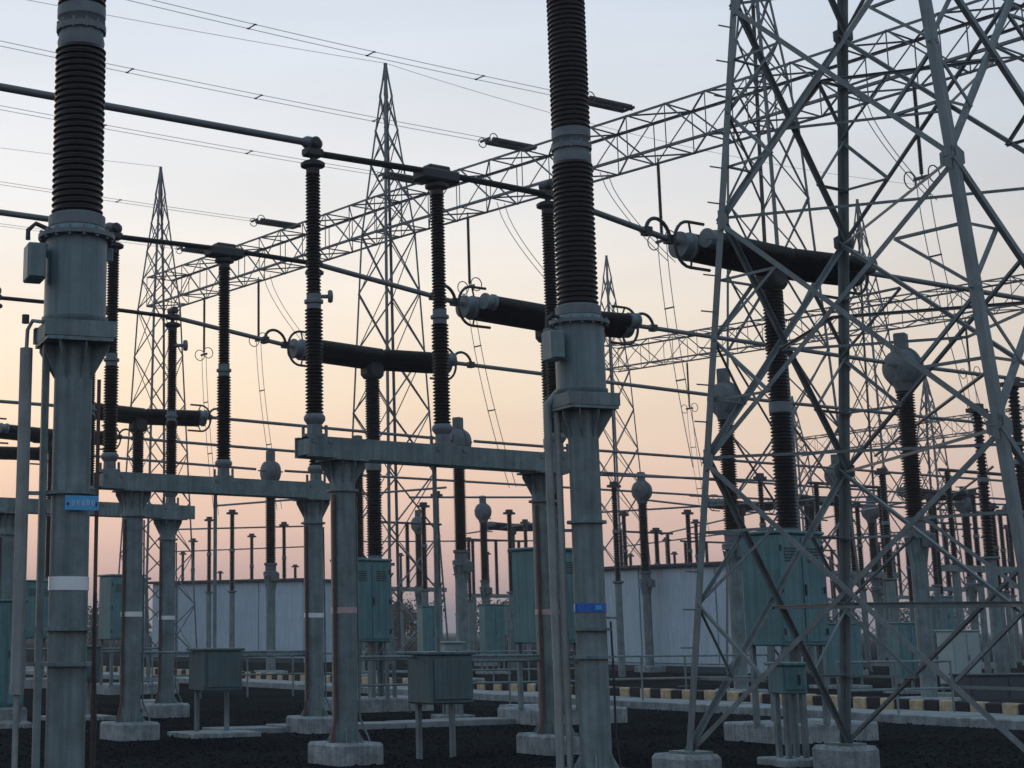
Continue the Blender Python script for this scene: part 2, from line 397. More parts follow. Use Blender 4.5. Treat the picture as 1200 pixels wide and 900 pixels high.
# ------------------------------------------------------------------ tank type current transformers in the foreground
def tank_ct(px, Y, label, zb, zt, zj, plate):
    root = thing('current_transformer', label, 'transformer', spot(px, Y, 3), R(18), 'tall tank current transformers')
    r = .155
    MB().box((0, 0, .1), (.95, .95, .32), 0, .03).build('plinth', 'conc', root)
    pole_mesh(.26, zb - .14, r, (1.35, 1.62, 2.68), .27).build('pole', 'galv', root)
    fr = MB()                                             # channel frame that carries the tank
    zc = zb - .07
    for sx in (-1, 1):
        fr.box((0, sx * .26, zc), (.58, .014, .13)); fr.box((sx * .26, 0, zc), (.014, .504, .13))
        for sz in (-.061, .061):
            fr.box((0, sx * .226, zc + sz), (.575, .052, .012)); fr.box((sx * .226, 0, zc + sz), (.052, .398, .012))
    fr.build('base_frame', 'galv', root)
    h = zt - zb
    tk = MB().lathe([(.255, zb), (.27, zb + .02), (.27, zb + .05), (.253, zb + .055), (.253, zt - .12), (.25, zt - .06), (.24, zt - .02), (.225, zt)], 32).build('tank', 'paint', root)
    fl = MB().lathe([(.20, zt - .1), (.315, zt - .1), (.315, zt - .065), (.20, zt - .06)], 32)
    for i in range(16):
        a = i * math.pi / 8; fl.lathe([(.016, zt - .12), (.016, zt - .04)], 6, (math.cos(a) * .293, math.sin(a) * .293, 0))
    fl.lathe([(.215, zt - .02), (.235, zt), (.235, zt + .09), (.205, zt + .11)], 32)
    fl.build('top_flange', 'cast', root)
    jb = MB().box((-.36, -.10, zb + .47), (.15, .22, .30), 0, .012).box((-.36, -.222, zb + .47), (.13, .02, .27), 0, .006)
    jbo = jb.build('terminal_box', 'paint', tk)
    MB().tube([(-.2, -.1, zb + .74), (-.36, -.1, zb + .80), (-.42, -.1, zb + .74), (-.42, -.1, zb + .66)], .02, 8).build('cable_gland', 'dark', tk)
    for sx in (-1, 1):
        MB().box((sx * .27, .02, zt - .2), (.09, .03, .12), 0, .01).build('lifting_lug', 'galv', tk)
    zl = zt + .11
    MB().lathe(shed_profile(zl, zj - .18, .193, .214, .053), 30).build('porcelain', 'brown', root)
    c = MB().lathe([(.17, zj - .2), (.188, zj - .19), (.2, zj - .13), (.188, zj - .07), (.188, zj - .04), (.21, zj - .035), (.21, zj + .015), (.175, zj + .03), (.188, zj + .07), (.205, zj + .09), (.205, zj + .18), (.17, zj + .2)], 30)
    for i in range(12):
        a = i * math.pi / 6; c.lathe([(.012, zj - .045), (.012, zj + .045)], 6, (math.cos(a) * .2, math.sin(a) * .2, 0))
    c.build('joint_collar', 'cast', root)
    MB().lathe(shed_profile(zj + .19, zj + 1.95, .186, .206, .053), 30).build('porcelain', 'brown', root)
    MB().lathe([(.17, zj + 1.93), (.24, zj + 1.95), (.24, zj + 2.0), (.2, zj + 2.03), (.2, zj + 2.5), (.15, zj + 2.62), (.02, zj + 2.66)], 28).build('head', 'cast', root)
    # cable pipes beside the pole
    if plate:
        MB().tube([(-.42, -.1, zb + .04), (-.42, -.1, zb - .03)], .03, 10).build('cable_gland', 'dark', root)
        w = MB().tube([(-.27, -.05, zb - .0), (-.34, .03, zb + .02), (-.372, .07, zb - .05), (-.375, .08, zb - .21)], .016, 8)
        w.lathe([(.052, 1.14), (.052, zb - .2)], 14, (-.375, .08, 0)); w.lathe([(.058, 1.12), (.058, 1.2)], 14, (-.375, .08, 0)); w.lathe([(.024, 0.05), (.024, 1.14)], 10, (-.375, .08, 0))
        w.build('cable_conduit', 'beige', root)
        MB().ell([(-.245, .02, .3), (-.245, .02, zb - .17)], .055, .008, X_, Y_).build('cable_angle', 'galv', root)
        MB().box((.20, -.06, 1.9), (.03, .008, 3.4)).build('earth_strip', 'rust', root)
        e = MB().tube([(.2, -.09, 1.9), (.2, -.1, 1.4), (.215, -.1, .9), (.205, -.09, .4), (.24, -.1, .05)], .011, 6); e.build('earth_cable', 'dark', root)
        band_mesh(r, 1.97, .105).build('reflective_band', 'white', root)
        pl = MB().box((.05, -.20, 2.69), (.27, .008, .115), 0, .003).build('number_plate', 'plate', root)
        le = MB()
        x = -.075
        for k in range(5):                                  # worn, illegible characters
            for q in range(2): le.box((.0 + x + q * .016, -.205, 2.695 + (k % 2) * .004), (.006, .003, .05 - .008 * ((k + q) % 3)), 0)
            le.box((x + .008, -.205, 2.68 + .028 * (k % 2)), (.022, .003, .006)); x += .04
        lo = le.build('lettering', 'pale', pl); lo.location = (.045, -.0005, -.005)
        for bx_, bw_, bh_ in ((-.062, .018, .018), (.165, .012, .03)): MB().box((bx_, -.206, 2.683), (bw_, .006, bh_)).build('bolt', 'ink', pl)
        pl.location.z = -.1
        for z in (1.35, 1.62, 2.68): MB().box((-.26, .055, z), (.25, .03, .03), R(-12)).build('pipe_clamp', 'galv', root)
    else:
        for k, (x, y) in enumerate(((-.305, .172), (-.222, .125))):
            w = MB().tube([(x * .7, y * .7, zb + .02), (x, y, zb - .1), (x, y, zb - .3), (x, y, 1.9), (x * .98, y, 1.0), (x, y, .05)], .042 if k == 0 else .034, 12)
            w.build('cable_conduit', 'beige', root)
        for z in (.6, 1.3, 2.6, 3.2): MB().box((-.2, .112, z), (.32, .03, .03), R(-29)).build('pipe_clamp', 'galv', root)
        bd = band_mesh(r, 1.83, .085).build('reflective_band', 'blue', root); tag(bd, 'blue reflective band round the pole')
        MB().box((-.0, -.166, 1.83), (.07, .006, .045), 0, .002).build('painted_glint', 'plate', bd)  # paler blue plate painting the bright glint at the middle of the band
        MB().tube([(.16, 0, 1.74), (.22, 0, 1.735), (.32, 0, 1.735)], .012, 6).build('spigot', 'galv', root)
        MB().tube([(.19, -.06, 1.7), (.2, -.06, 1.1), (.195, -.06, .6), (.24, -.1, .05)], .012, 6).build('earth_cable', 'dark', root)
    return root
tank_ct(84, 13.0, 'tall tank transformer at the left edge with a blue number plate on its pole', 4.05, 4.86, 6.6, True)
t = tank_ct(686, 16.5, 'tall tank transformer right of centre with a blue reflective band on its pole', 3.98, 4.80, 6.62, False)

# ------------------------------------------------------------------ isolators: two poles, beam, three porcelain stacks, arm
def stack(root, x, z0, z1, big=1.0, disc=False):
    b = MB().lathe([(.17, z0), (.17, z0 + .03), (.1, z0 + .05), (.095, z0 + .16), (.14, z0 + .22), (.14, z0 + .26), (.11, z0 + .3)], 16, (x, 0, 0))
    for i in range(4): b.box((x + math.cos(i * 1.57 + .78) * .15, math.sin(i * 1.57 + .78) * .15, z0 + .08), (.03, .03, .14))
    b.build('stack_base', 'cast', root)
    zm = z0 + .3 + (z1 - z0 - .42) * .46
    MB().lathe(shed_profile(z0 + .3, zm - .09, .092 * big, .12 * big, .046), 18, (x, 0, 0)).build('porcelain', 'brown', root)
    MB().lathe([(.08, zm - .11), (.095, zm - .1), (.095, zm - .03), (.125, zm - .02), (.125, zm + .02), (.095, zm + .03), (.095, zm + .1), (.07, zm + .11)], 18, (x, 0, 0)).build('joint_collar', 'cast', root)
    MB().lathe(shed_profile(zm + .09, z1 - .12, .076 * big, .1 * big, .044), 18, (x, 0, 0)).build('porcelain', 'brown', root)
    MB().lathe([(.07, z1 - .14), (.09, z1 - .12), (.09, z1 - .05), (.16, z1 - .02), (.165, z1 + .02), (.12, z1 + .05), (.04, z1 + .07), (.035, z1 + .2)], 18, (x, 0, 0)).build('stack_cap', 'dark', root)
ISO_S = (-.42, 1.62, 3.62)
def isolator(px, Y, label, band, left_tube, right_tube, knob=False):
    ISO_S = (-.42, 1.62, 3.40) if knob else (-.42, 1.62, 3.62)
    base = spot(px, Y); root = thing('isolator', label, 'isolator', base, ANG, 'three-stack isolators')
    ZB, ZT = 3.76, 7.62
    for k, x in enumerate((0, 3.34)):
        MB().box((x, 0, .08), (.70, .70, .36), 0, .035).build('plinth', 'conc', root)
        p = pole_mesh(.24, ZB, .158, (3.36,), .25).build('pole', 'galv', root); p.location.x = x
        b = band_mesh(.158, 1.86, .075).build('reflective_band', band, p)
        for sx in (-1, 1):
            q = MB().tube([(sx * .17, -.05, 3.3), (sx * .18, -.06, 1.2), (sx * .18, -.06, .55), (sx * .27, -.12, .3), (sx * .3, -.2, .04)], .014 if sx > 0 else .022, 7).build('earth_cable', 'rust' if sx < 0 else 'galv', p)
    bm = MB()
    for sy in (-1, 1):
        bm.box((1.62, sy * .17, ZB + .13), (4.46, .016, .26))
        for sz in (-.123, .123): bm.box((1.62, sy * .134, ZB + .13 + sz), (4.45, .056, .014))
    for x in (-.58, .6, 1.62, 2.6, 3.8): bm.box((x, 0, ZB + .13), (.014, .3, .2))
    bo = bm.build('beam', 'galv', root)
    for x in (-.55, -.3, 1.4, 1.85, 3.2, 3.6):
        MB().box((x, -.185, ZB + .2), (.05, .014, .05)).build('bolt_plate', 'cast', bo)
    for k, x in enumerate(ISO_S): stack(root, x, ZB + .262, ZT, 1.0)
    # blade: double tube with a hinge box over the middle stack
    za = ZT + .17
    bl = MB()
    for sy in (-.055, .055): bl.tube([(ISO_S[0] + .02, sy, za), (ISO_S[1], sy, za + .03), (ISO_S[2] - .02, sy, za)], .028, 8)
    for i in range(9): bl.box((-.2 + i * .44, 0, za + .01), (.03, .13, .03))
    ar = bl.build('blade', 'dark', root)
    MB().box((ISO_S[1], 0, za - .03), (.62, .30, .17), 0, .03).box((ISO_S[1], 0, za + .08), (.36, .2, .08), 0, .02).build('hinge_box', 'dark', root)
    for k in (0, 2):
        x = ISO_S[k]
        MB().box((x, 0, za), (.26, .17, .11), 0, .02).lathe([(.05, -.12), (.075, -.1), (.075, .1), (.05, .12)], 12, (x, 0, za + .13), Y_).build('contact_jaw', 'dark', root)
    if knob:
        MB().lathe([(.035, 0), (.035, .2), (.1, .2), (.115, .24), (.1, .28), (.03, .29)], 16, (ISO_S[2], -.05, ZT - .42), (.8, -.55, 0)).build('corona_disc', 'cast', root)
    # operating pipe to the drive box
    MB().lathe([(.03, 1.25), (.03, ZB)], 10, (1.47, 0, 0)).build('drive_pipe', 'galv', root)
    bx = MB().box((1.47, -.03, 1.0), (.70, .5, .62), 0, .02).box((1.47, -.03, 1.325), (.76, .56, .04), 0, .01).build('drive_box', 'drive', root)
    MB().box((1.47, -.292, 1.0), (.58, .02, .5), 0, .006).build('door', 'drive', bx)
    for sx in (-.27, .27): MB().ell([(1.47 + sx, .1, 0), (1.47 + sx, .1, .7)], .06, .008, X_, Y_).build('leg', 'galv', bx)
    if band == 'white': MB().box((1.47, 0, .03), (1.25, .8, .08), 0, .01).build('drive_plinth', 'conc', bx)
    for z, x0, x1 in ((1.28, .15, 3.2), (1.22, 1.9, 3.2)): MB().tube([(x0, 0.05, z), (x1, .05, z)], .02, 8).build('operating_rod', 'galv', root)
    # busbar tubes
    zt = za + .13
    def W(x, z): return base + U * x + UP * z
    for (x0, x1, lab) in left_tube:
        o = MB().tube([W(x0, zt), W(x1, zt)], .048, 14)
        o.lathe([(.05, -.16), (.085, -.1), (.085, .08), (.06, .12)], 14, W(x1, zt), U)
        tag(o.build('busbar_tube', 'alu'), lab, 'busbar', 'aluminium busbar tubes')
    return base, za, ISO_S[2]
isoA = isolator(405, 20.8, 'nearest three-stack isolator, on the beam at centre left', 'pink',
         [(-9, -.42, 'thick aluminium busbar tube from the upper left corner to the nearest isolator')], None)
isoB = isolator(152, 25.4, 'second isolator back, its beam spanning between two poles with white bands', 'white',
         [(-9, -.42, 'aluminium busbar tube entering at left a third of the way down')], None, True)
b3 = isoA[0] + V * 11.1 - U * .15
isoC = isolator(300 + 1900 * b3.x / b3.y, b3.y, 'third isolator back, mostly hidden behind the left transformer', 'white',
         [(-8, -.42, 'aluminium busbar tube at the left edge below the tank of the left transformer')], None, True)

# ------------------------------------------------------------------ circuit breakers
def make_breaker():
    """T shaped live tank breaker, x along the interrupters, origin on the ground"""
    r = thing('circuit_breaker', 'x', 'circuit breaker', (0, 0, 0), ANG)
    MB().box((0, 0, .1), (2.05, 1.2, .34), 0, .03).build('plinth', 'conc', r)
    fr = MB()
    for sx in (-1, 1):
        for sy in (-1, 1): fr.ell([(sx * .32, sy * .28, .27), (sx * .24, sy * .22, 2.95)], .1, .012, (-sx, 0, 0), (0, -sy, 0))
    for z in (.9, 2.0):
        for sy in (-1, 1): fr.bar((-.3, sy * .26, z), (.28, sy * .25, z + .8), .06, .012)
    fr.box((0, 0, 2.98), (.62, .56, .06))
    fr.build('support_frame', 'galv', r)
    cb_ = MB().box((-.62, -.38, 2.2), (.95, .72, 1.62), 0, .02).box((-.62, -.38, 3.035), (1.03, .80, .05), 0, .015).build('cabinet', 'teal', r)
    for sx in (-.24, .24): MB().box((-.62 + sx, -.746, 2.2), (.45, .022, 1.5), 0, .006).build('door', 'teal', cb_)
    MB().box((-.58, -.772, 2.2), (.02, .03, .16)).build('handle', 'dark', cb_)
    for sx in (-1.07, -.17):
        for z in (1.6, 2.2, 2.8): MB().box((sx, -.765, z), (.03, .03, .09)).build('hinge', 'dark', cb_)
    for sx in (-.24, .24):
        for q_ in range(5): MB().box((-.62 + sx, -.762, 2.62 + q_ * .045), (.24, .012, .016)).build('louvre', 'dark', cb_)
    for sx in (-1.02, -.22):
        for sy in (-.68, -.08): MB().box((sx, sy, .82), (.07, .07, 1.14)).build('cabinet_leg', 'galv', cb_)
    MB().lathe([(.2, 3.0), (.2, 3.06), (.15, 3.1), (.15, 3.16)], 16).build('column_base', 'cast', r)
    MB().lathe(shed_profile(3.15, 4.95, .14, .172, .054), 18).build('porcelain', 'black', r)
    MB().lathe([(.13, 4.92), (.17, 4.95), (.17, 5.1), (.13, 5.13)], 18).build('joint_collar', 'cast', r)
    MB().lathe(shed_profile(5.11, 6.95, .135, .165, .054), 18).build('porcelain', 'black', r)
    MB().box((0, 0, 7.12), (.44, .4, .4), 0, .08).lathe([(.16, 6.92), (.2, 6.96), (.2, 7.0)], 16).build('gear_housing', 'dark', r)
    for s in (-1, 1):
        a = Vector((s, 0, .035)).normalized()
        it = MB().lathe(shed_profile(.03, 1.80, .185, .222, .056), 20, (0, 0, 7.33), a).build('interrupter', 'black', r)
        MB().lathe([(.17, 1.78), (.225, 1.8), (.225, 1.84), (.19, 1.86), (.19, 1.98), (.21, 1.99), (.21, 2.03), (.05, 2.035)], 20, (0, 0, 7.33), a).build('end_cap', 'cast', it)
        MB().lathe(shed_profile(.04, 1.64, .1, .132, .052), 16, (0, -.42, 7.38), a).build('grading_capacitor', 'black', it)
        MB().lathe([(.09, 1.62), (.15, 1.64), (.15, 1.70), (.125, 1.71), (.125, 1.82), (.15, 1.83), (.15, 1.87), (.03, 1.875)], 16, (0, -.42, 7.38), a).build('capacitor_cap', 'cast', it)
        MB().bar((s * 1.8, 0, 7.42), (s * 1.8, -.42, 7.42), .05, .08).build('cap_bracket', 'cast', it)
        c = Vector((s * 1.88, -.1, 7.4)); h = .36
        pts = [c + Vector((-s * .32, 0, h))] + [c + Vector((s * (.02 + .3 * math.cos(t)), 0, h * math.sin(t))) for t in [R(q) for q in range(90, -91, -15)]] + [c + Vector((-s * .4, 0, -h))]
        MB().tube(pts, .026, 8).build('corona_bar', 'dark', it)
        for q_ in (-1, 1): MB().tube([c + Vector((0, 0, h * q_)), c + Vector((-s * .1, .05, .1 * q_))], .018, 6).build('bar_stay', 'dark', it)
        MB().box((s * 2.14, 0, 7.44), (.18, .12, .05)).build('terminal_pad', 'alu', it)
    return r
br = make_breaker()
BR0 = Vector((8.2, 25.2, 0))
def brk(o, p, label):
    o.location = p; tag(o, label, 'circuit breaker', 'T shaped circuit breakers'); return o
B3 = brk(br, BR0, 'largest T shaped circuit breaker, seen through the big lattice tower')
B2 = brk(copy_tree(br), Vector((5.5, 30.0, 0)), 'T shaped circuit breaker behind the transformer right of centre')
B1 = brk(copy_tree(br), Vector((2.5, 34.5, 0)), 'T shaped circuit breaker between the nearest isolator stacks')
B4 = brk(copy_tree(br), Vector((-3.2, 43.9, 0)), 'T shaped circuit breaker just right of the left transformer')
B5 = brk(copy_tree(br), Vector((-6.1, 48.6, 0)), 'T shaped circuit breaker cut by the left picture edge, upper dark bar')
B6 = brk(copy_tree(br), Vector((-8.8, 53.0, 0)), 'T shaped circuit breaker cut by the left picture edge, lower dark bar')
for p, l in ((pt(868, 600, 76), 'distant T shaped breaker behind the left leg of the big lattice tower'), (pt(950, 590, 73), 'distant T shaped breaker left of the dark tower leg'),
             (pt(1092, 583, 70), 'distant T shaped breaker left of the rightmost round transformer heads'), (pt(1210, 610, 80), 'distant T shaped breaker at the right picture edge'),
             (pt(600, 622, 92), 'distant T shaped breaker behind the pole under the right end of the nearest beam')):
    brk(copy_tree(br), Vector((p.x, p.y, 0)), l)

# ------------------------------------------------------------------ round headed current transformers
def make_round_ct():
    r = thing('round_head_transformer', 'x', 'transformer', (0, 0, 0), ANG)
    MB().box((0, 0, .08), (.9, .9, .34), 0, .03).build('plinth', 'conc', r)
    pd = MB().lathe([(.17, .25), (.17, 3.4), (.2, 3.55), (.27, 3.56), (.27, 3.6)], 16)
    for i in range(8):
        a = i * math.pi / 4; d = Vector((math.cos(a), math.sin(a), 0)); pd.plate([d * .17 + Z_ * 3.0, d * .17 + Z_ * 3.5, d * .26 + Z_ * 3.55], .014, Vector((-d.y, d.x, 0)))
    pd.build('pedestal', 'galv', r)
    MB().lathe([(.27, 3.6), (.27, 3.68), (.2, 3.72), (.2, 3.9), (.24, 3.93), (.24, 4.0)], 18).box((.0, -.3, 3.5), (.26, .2, .3), 0, .02).build('base_tank', 'head', r)
    MB().lathe([(a * (1 if True else 1), b) for a, b in shed_profile(3.98, 6.75, .15, .2, .06)], 18).build('porcelain', 'brown', r)
    hd = MB().lathe([(.12, -.30), (.40, -.27), (.43, -.25), (.49, -.1), (.49, -.04), (.535, -.035), (.535, .035), (.49, .04), (.49, .1), (.43, .25), (.40, .27), (.12, .30)], 24, (0, 0, 7.28), X_)
    hd.lathe([(.2, 6.68), (.23, 6.70), (.23, 6.76), (.3, 6.9), (.3, 7.1)], 18)
    h = hd.build('head', 'head', r)
    MB().box((0, 0, 7.93), (.3, .3, .46), .4, .03).build('expansion_chamber', 'head', h)
    for s in (-1, 1):
        MB().box((s * .45, 0, 7.32), (.26, .1, .05)).tube([(s * .56, 0, 7.32)] + arc((s * .56, 0, 7.46), .14, R(-90), R(90), (s, 0, 0), (0, 0, 1), 8), .02, 6).build('terminal', 'alu', h)
    return r
rc = make_round_ct()
for c_ in rc.children:
    if c_.name.startswith('head'): c_.scale = (.88, .88, .88); c_.location.z = 7.28 * .12 - .03
def rct(o, p, label):
    o.location = (p.x, p.y, 0); tag(o, label, 'transformer', 'round headed current transformers'); return o
CT1 = rct(rc, spot(1058, 35.1, 7.3), 'nearest round headed transformer, left of the thick grey leg of the big tower')
CT2 = rct(copy_tree(rc), spot(849, 40.0, 7.3), 'round headed transformer behind the left leg of the big lattice tower')
CT4 = rct(copy_tree(rc), spot(537, 49.4, 7.3), 'round headed transformer just above the nearest isolator beam')
CT5 = rct(copy_tree(rc), spot(419, 54.1, 7.3), 'round headed transformer hidden behind the front pole of the nearest isolator')
CT6 = rct(copy_tree(rc), spot(317, 58.8, 7.3), 'round headed transformer rising behind the beam of the second isolator')
CT8 = rct(copy_tree(rc), spot(752, 66.8, 7.3), 'round headed transformer right of the centre transformer, above the pale building')
CT9 = rct(copy_tree(rc), spot(566, 78.7, 7.3), 'small far round headed transformer under the nearest beam, right of its middle')
CTa = rct(copy_tree(rc), spot(980, 60.0, 7.3), 'far round headed transformer partly behind the dark tower leg')
CTb = rct(copy_tree(rc), spot(1020, 78.7, 7.3), 'far round headed transformer right of the dark tower leg')
CTc = rct(copy_tree(rc), spot(1130, 73.5, 7.3), 'far round headed transformer just left of the thick right tower leg')
CTd = rct(copy_tree(rc), spot(490, 88, 7.3), 'smallest far round headed transformer, left of the lattice mast foot')

# ------------------------------------------------------------------ tubes between the gear, phase by phase
def tube_thing(pts, r, label, loop=True, m='alu', group='aluminium busbar tubes'):
    root = thing('busbar_tube', label, 'busbar', (0, 0, 0), 0, group)
    MB().tube(pts, r, 12).build('tube', m, root)
    if loop:
        d = (Vector(pts[-1]) - Vector(pts[0])).normalized(); c = Vector(pts[-1]) - d * .25
        MB().tube(arc(c, .26, R(-15), R(195), d, UP, 14), .03, 8).build('jumper_loop', 'dark', root)
        for q_ in (-.25, .24): MB().box(c + d * q_, (.13, .13, .13), ANG).build('clamp', 'dark', root)
    return root
def isoend(i): return i[0] + U * i[2] + UP * (i[1] + .0)
def brend(b, s): return b.location + U * (2.2 * s) + UP * 7.46
def cthead(c, s): return Vector(c.location) + U * (.62 * s) + UP * 7.33
tube_thing([isoend(isoA), brend(B3, -1)], .046, 'busbar tube from the nearest isolator to the largest breaker')
tube_thing([isoend(isoB), brend(B2, -1)], .046, 'busbar tube from the second isolator to the breaker behind the centre transformer')
tube_thing([isoend(isoC), brend(B1, -1)], .046, 'busbar tube from the third isolator to the breaker between the isolator stacks')
tube_thing([brend(B3, 1), B3.location + U * 12 + UP * 7.46], .046, 'busbar tube leaving the largest breaker to the right', False)
tube_thing([cthead(CT1, -1), brend(B2, 1)], .046, 'busbar tube from the centre breaker to the nearest round headed transformer')
tube_thing([cthead(CT2, -1), brend(B1, 1)], .046, 'busbar tube passing behind the centre transformer to the round head at the tower')
tube_thing([cthead(CT1, 1), Vector(CT1.location) + U * 14 + UP * 7.33], .046, 'busbar tube right of the nearest round headed transformer', False)
tube_thing([cthead(CT2, 1), Vector(CT2.location) + U * 20 + UP * 7.33], .046, 'busbar tube crossing behind the big tower at mid height', False)
tube_thing([cthead(CT4, -1), brend(B4, 1)], .046, 'busbar tube from the left breaker to the round head above the nearest beam')
tube_thing([cthead(CT5, -1), brend(B5, 1)], .046, 'busbar tube second below the left breaker, running to the front pole')
tube_thing([cthead(CT6, -1), brend(B6, 1)], .046, 'busbar tube lowest at left, running to the round head behind the second beam')
for b, l in ((B4, 'busbar tube ending at the left breaker from the left edge'), (B5, 'busbar tube left of the upper dark breaker at the left edge'), (B6, 'busbar tube left of the lower dark breaker at the left edge')):
    tube_thing([b.location - U * 12 + UP * 7.46, brend(b, -1)], .046, l, False)
tube_thing([cthead(CT4, 1), Vector(CT4.location) + U * 30 + UP * 7.33], .046, 'busbar tube right of the round head above the nearest beam', False)
tube_thing([cthead(CT5, 1), Vector(CT5.location) + U * 40 + UP * 7.33], .046, 'busbar tube behind the centre transformer just under its pole top', False)
tube_thing([cthead(CT6, 1), Vector(CT6.location) + U * 45 + UP * 7.33], .046, 'busbar tube right of the round head behind the second beam', False)

# ------------------------------------------------------------------ lattice towers
def tower(name, label, c, rz, levels, lw, bw, m, group=None, single=False, skew=None, plinth=0, horiz=(), redundant=0, step=False):
    root = thing(name, label, 'tower', (c.x, c.y, 0), rz, group)
    sg = [(-1, -1), (1, -1), (1, 1), (-1, 1)]
    def cor(k, i): z, hu, hv_ = levels[i]; return Vector((sg[k][0] * hu, sg[k][1] * hv_, z))
    for k in range(4):
        MB().ell([cor(k, i) for i in range(len(levels))], lw, max(.01, lw * .1), (-sg[k][0], 0, 0), (0, -sg[k][1], 0)).build('leg', m, root)
        if plinth:
            b = cor(k, 0); MB().box((b.x, b.y, .1), (plinth, plinth, .34), 0, .05).build('plinth', 'conc', root)
            s = MB().box((b.x - sg[k][0] * lw * .4, b.y - sg[k][1] * lw * .4, .285), (.34, .34, .03)); s.build('base_plate', 'galv', root)
    for fi in range(4):
        a, b = fi, (fi + 1) % 4
        nrm = Vector(((0, -1, 0), (1, 0, 0), (0, 1, 0), (-1, 0, 0))[fi])
        mb = MB()
        for i in range(len(levels) - 1):
            pa, pb, qa, qb = cor(a, i), cor(b, i), cor(a, i + 1), cor(b, i + 1)
            off = nrm * .012
            for j, (s, e) in enumerate(((pa, qb), (pb, qa))):
                o_ = off if j else -off * (1 + bw * 60)
                if single: MB().strut(s + o_, e + o_, bw, nrm).build('brace', m, root)
                else: mb.strut(s + o_, e + o_, bw, nrm)
            if i in horiz:
                if single: MB().strut(pa - off * 4, pb - off * 4, bw, nrm).build('brace', m, root)
                else: mb.strut(pa - off * 4, pb - off * 4, bw, nrm)
            if i < redundant:
                x = (pa + pb + qa + qb) / 4
                for (p, q, e) in ((pa, qa, x), (pb, qb, x)):
                    for t in ((.5, .27), (.5, .73)):
                        leg_pt = p.lerp(q, t[0]); dg = (p if t[1] < .5 else q).lerp(e, .5)
                        MB().strut(leg_pt - off * 3, dg - off * 3, bw * .62, nrm).build('stay', m, root)
                        lq = p.lerp(q, .25 if t[1] < .5 else .75)
                        MB().strut(lq - off * 4, dg - off * 4, bw * .55, nrm).build('stay', m, root)
        if not single: mb.build('bracing', m, root)
    if single:
        for i in range(1, len(levels)):
            for k in range(4):
                c_ = cor(k, i)
                for ax in (0, 1):
                    d = Vector((-sg[k][0], 0, 0)) if ax == 0 else Vector((0, -sg[k][1], 0)); n_ = Vector((0, sg[k][1], 0)) if ax == 0 else Vector((sg[k][0], 0, 0))
                    MB().plate([c_ + d * .02 + Z_ * .13 + n_ * .012, c_ + d * .15 + Z_ * .06 + n_ * .012, c_ + d * .15 - Z_ * .06 + n_ * .012, c_ + d * .02 - Z_ * .13 + n_ * .012], .008, n_).build('gusset', m, root)
    if single:
        for i in range(len(levels) - 1):
            mid = [(cor(k, i) + cor((k + 1) % 4, i) + cor(k, i + 1) + cor((k + 1) % 4, i + 1)) / 4 for k in range(4)]
            for k in range(4): MB().strut(mid[k], mid[(k + 1) % 4], bw * .6, Z_).build('stay', m, root)
            if i:
                MB().strut(cor(0, i), cor(2, i), bw * .6, Z_).build('stay', m, root); MB().strut(cor(1, i) + Z_ * .05, cor(3, i) + Z_ * .05, bw * .6, Z_).build('stay', m, root)
    if step:
        k = 3
        L = levels
        for z in [1.0 + .42 * i for i in range(30)]:
            for i in range(len(L) - 1):
                if L[i][0] <= z < L[i + 1][0]:
                    t = (z - L[i][0]) / (L[i + 1][0] - L[i][0]); p = cor(k, i).lerp(cor(k, i + 1), t)
                    MB().tube([p, p + Vector((-.16, .02, 0))], .009, 6).build('step_bolt', m, root)
    return root
# big tower at right: legs at L1 left, L2 far, L3 right, L4 beyond the frame
TA = Vector((7.08, 17.45, 0))
TAng = R(31.3)
hu0, hv0 = 1.33, 2.28
lv = []
for z in (.28, 3.5, 6.25, 8.8, 11.2, 13.4, 15.4):
    lv.append((z, hu0 * (1 - .03 * z), hv0 * (1 - .051 * z)))
big = tower('lattice_tower', 'big lattice tower filling the right side on pale concrete footings', TA, TAng, lv, .092, .056, 'lattice', None, True, plinth=.58, horiz=(), redundant=5, step=True)
# gantry towers
def glevels(s0, zb, zp, n=7):
    out_ = []
    for i in range(n + 1):
        z = .3 + (zb - .3) * i / n; h = (s0 + (1.75 - s0) * (i / n)) / 2; out_.append((z, h, h))
    k = 5
    for i in range(1, k + 1):
        f = i / k; h = .875 * (1 - f) + .045 * f; out_.append((zb + (zp - zb) * f, h, h))
    return out_
GZ0, GZ1, GPK = 19.1, 20.8, 27.25
TB = spot(459, 71, 10); TC = spot(184, 88, 10); TD = spot(905, 55, 14)
GV = (TC - TD).normalized(); gang = math.atan2(GV.y, GV.x) - math.pi / 2
tower('gantry_tower', 'lattice gantry tower with peak behind the nearest isolator stacks', TB, gang, glevels(3.3, GZ0, GPK), .095, .052, 'far', 'gantry towers')
tower('gantry_tower', 'lattice gantry tower with peak at far left beside the left transformer', TC, gang, glevels(3.3, GZ0, GPK), .095, .052, 'far', 'gantry towers')
tower('gantry_tower', 'lattice gantry tower seen through the left half of the big tower', TD, gang, glevels(3.3, GZ0, GPK), .095, .052, 'far', 'gantry towers')
TE = spot(722, 110, 12); TF = spot(1021, 95, 16)
tower('gantry_tower', 'small far lattice gantry tower right of the centre transformer', TE, gang, glevels(3.3, GZ0, GPK), .095, .052, 'far', 'gantry towers')
tower('gantry_tower', 'far lattice gantry tower with peak just right of the dark tower leg', TF, gang, glevels(3.3, GZ0, GPK), .095, .052, 'far', 'gantry towers')
TG = spot(1100, 150, 10); TH = spot(940, 165, 10)
tower('gantry_tower', 'farthest lattice gantry tower low between the big tower legs at right', TG, gang, glevels(3.3, GZ0, GPK - 2), .15, .08, 'far', 'gantry towers')
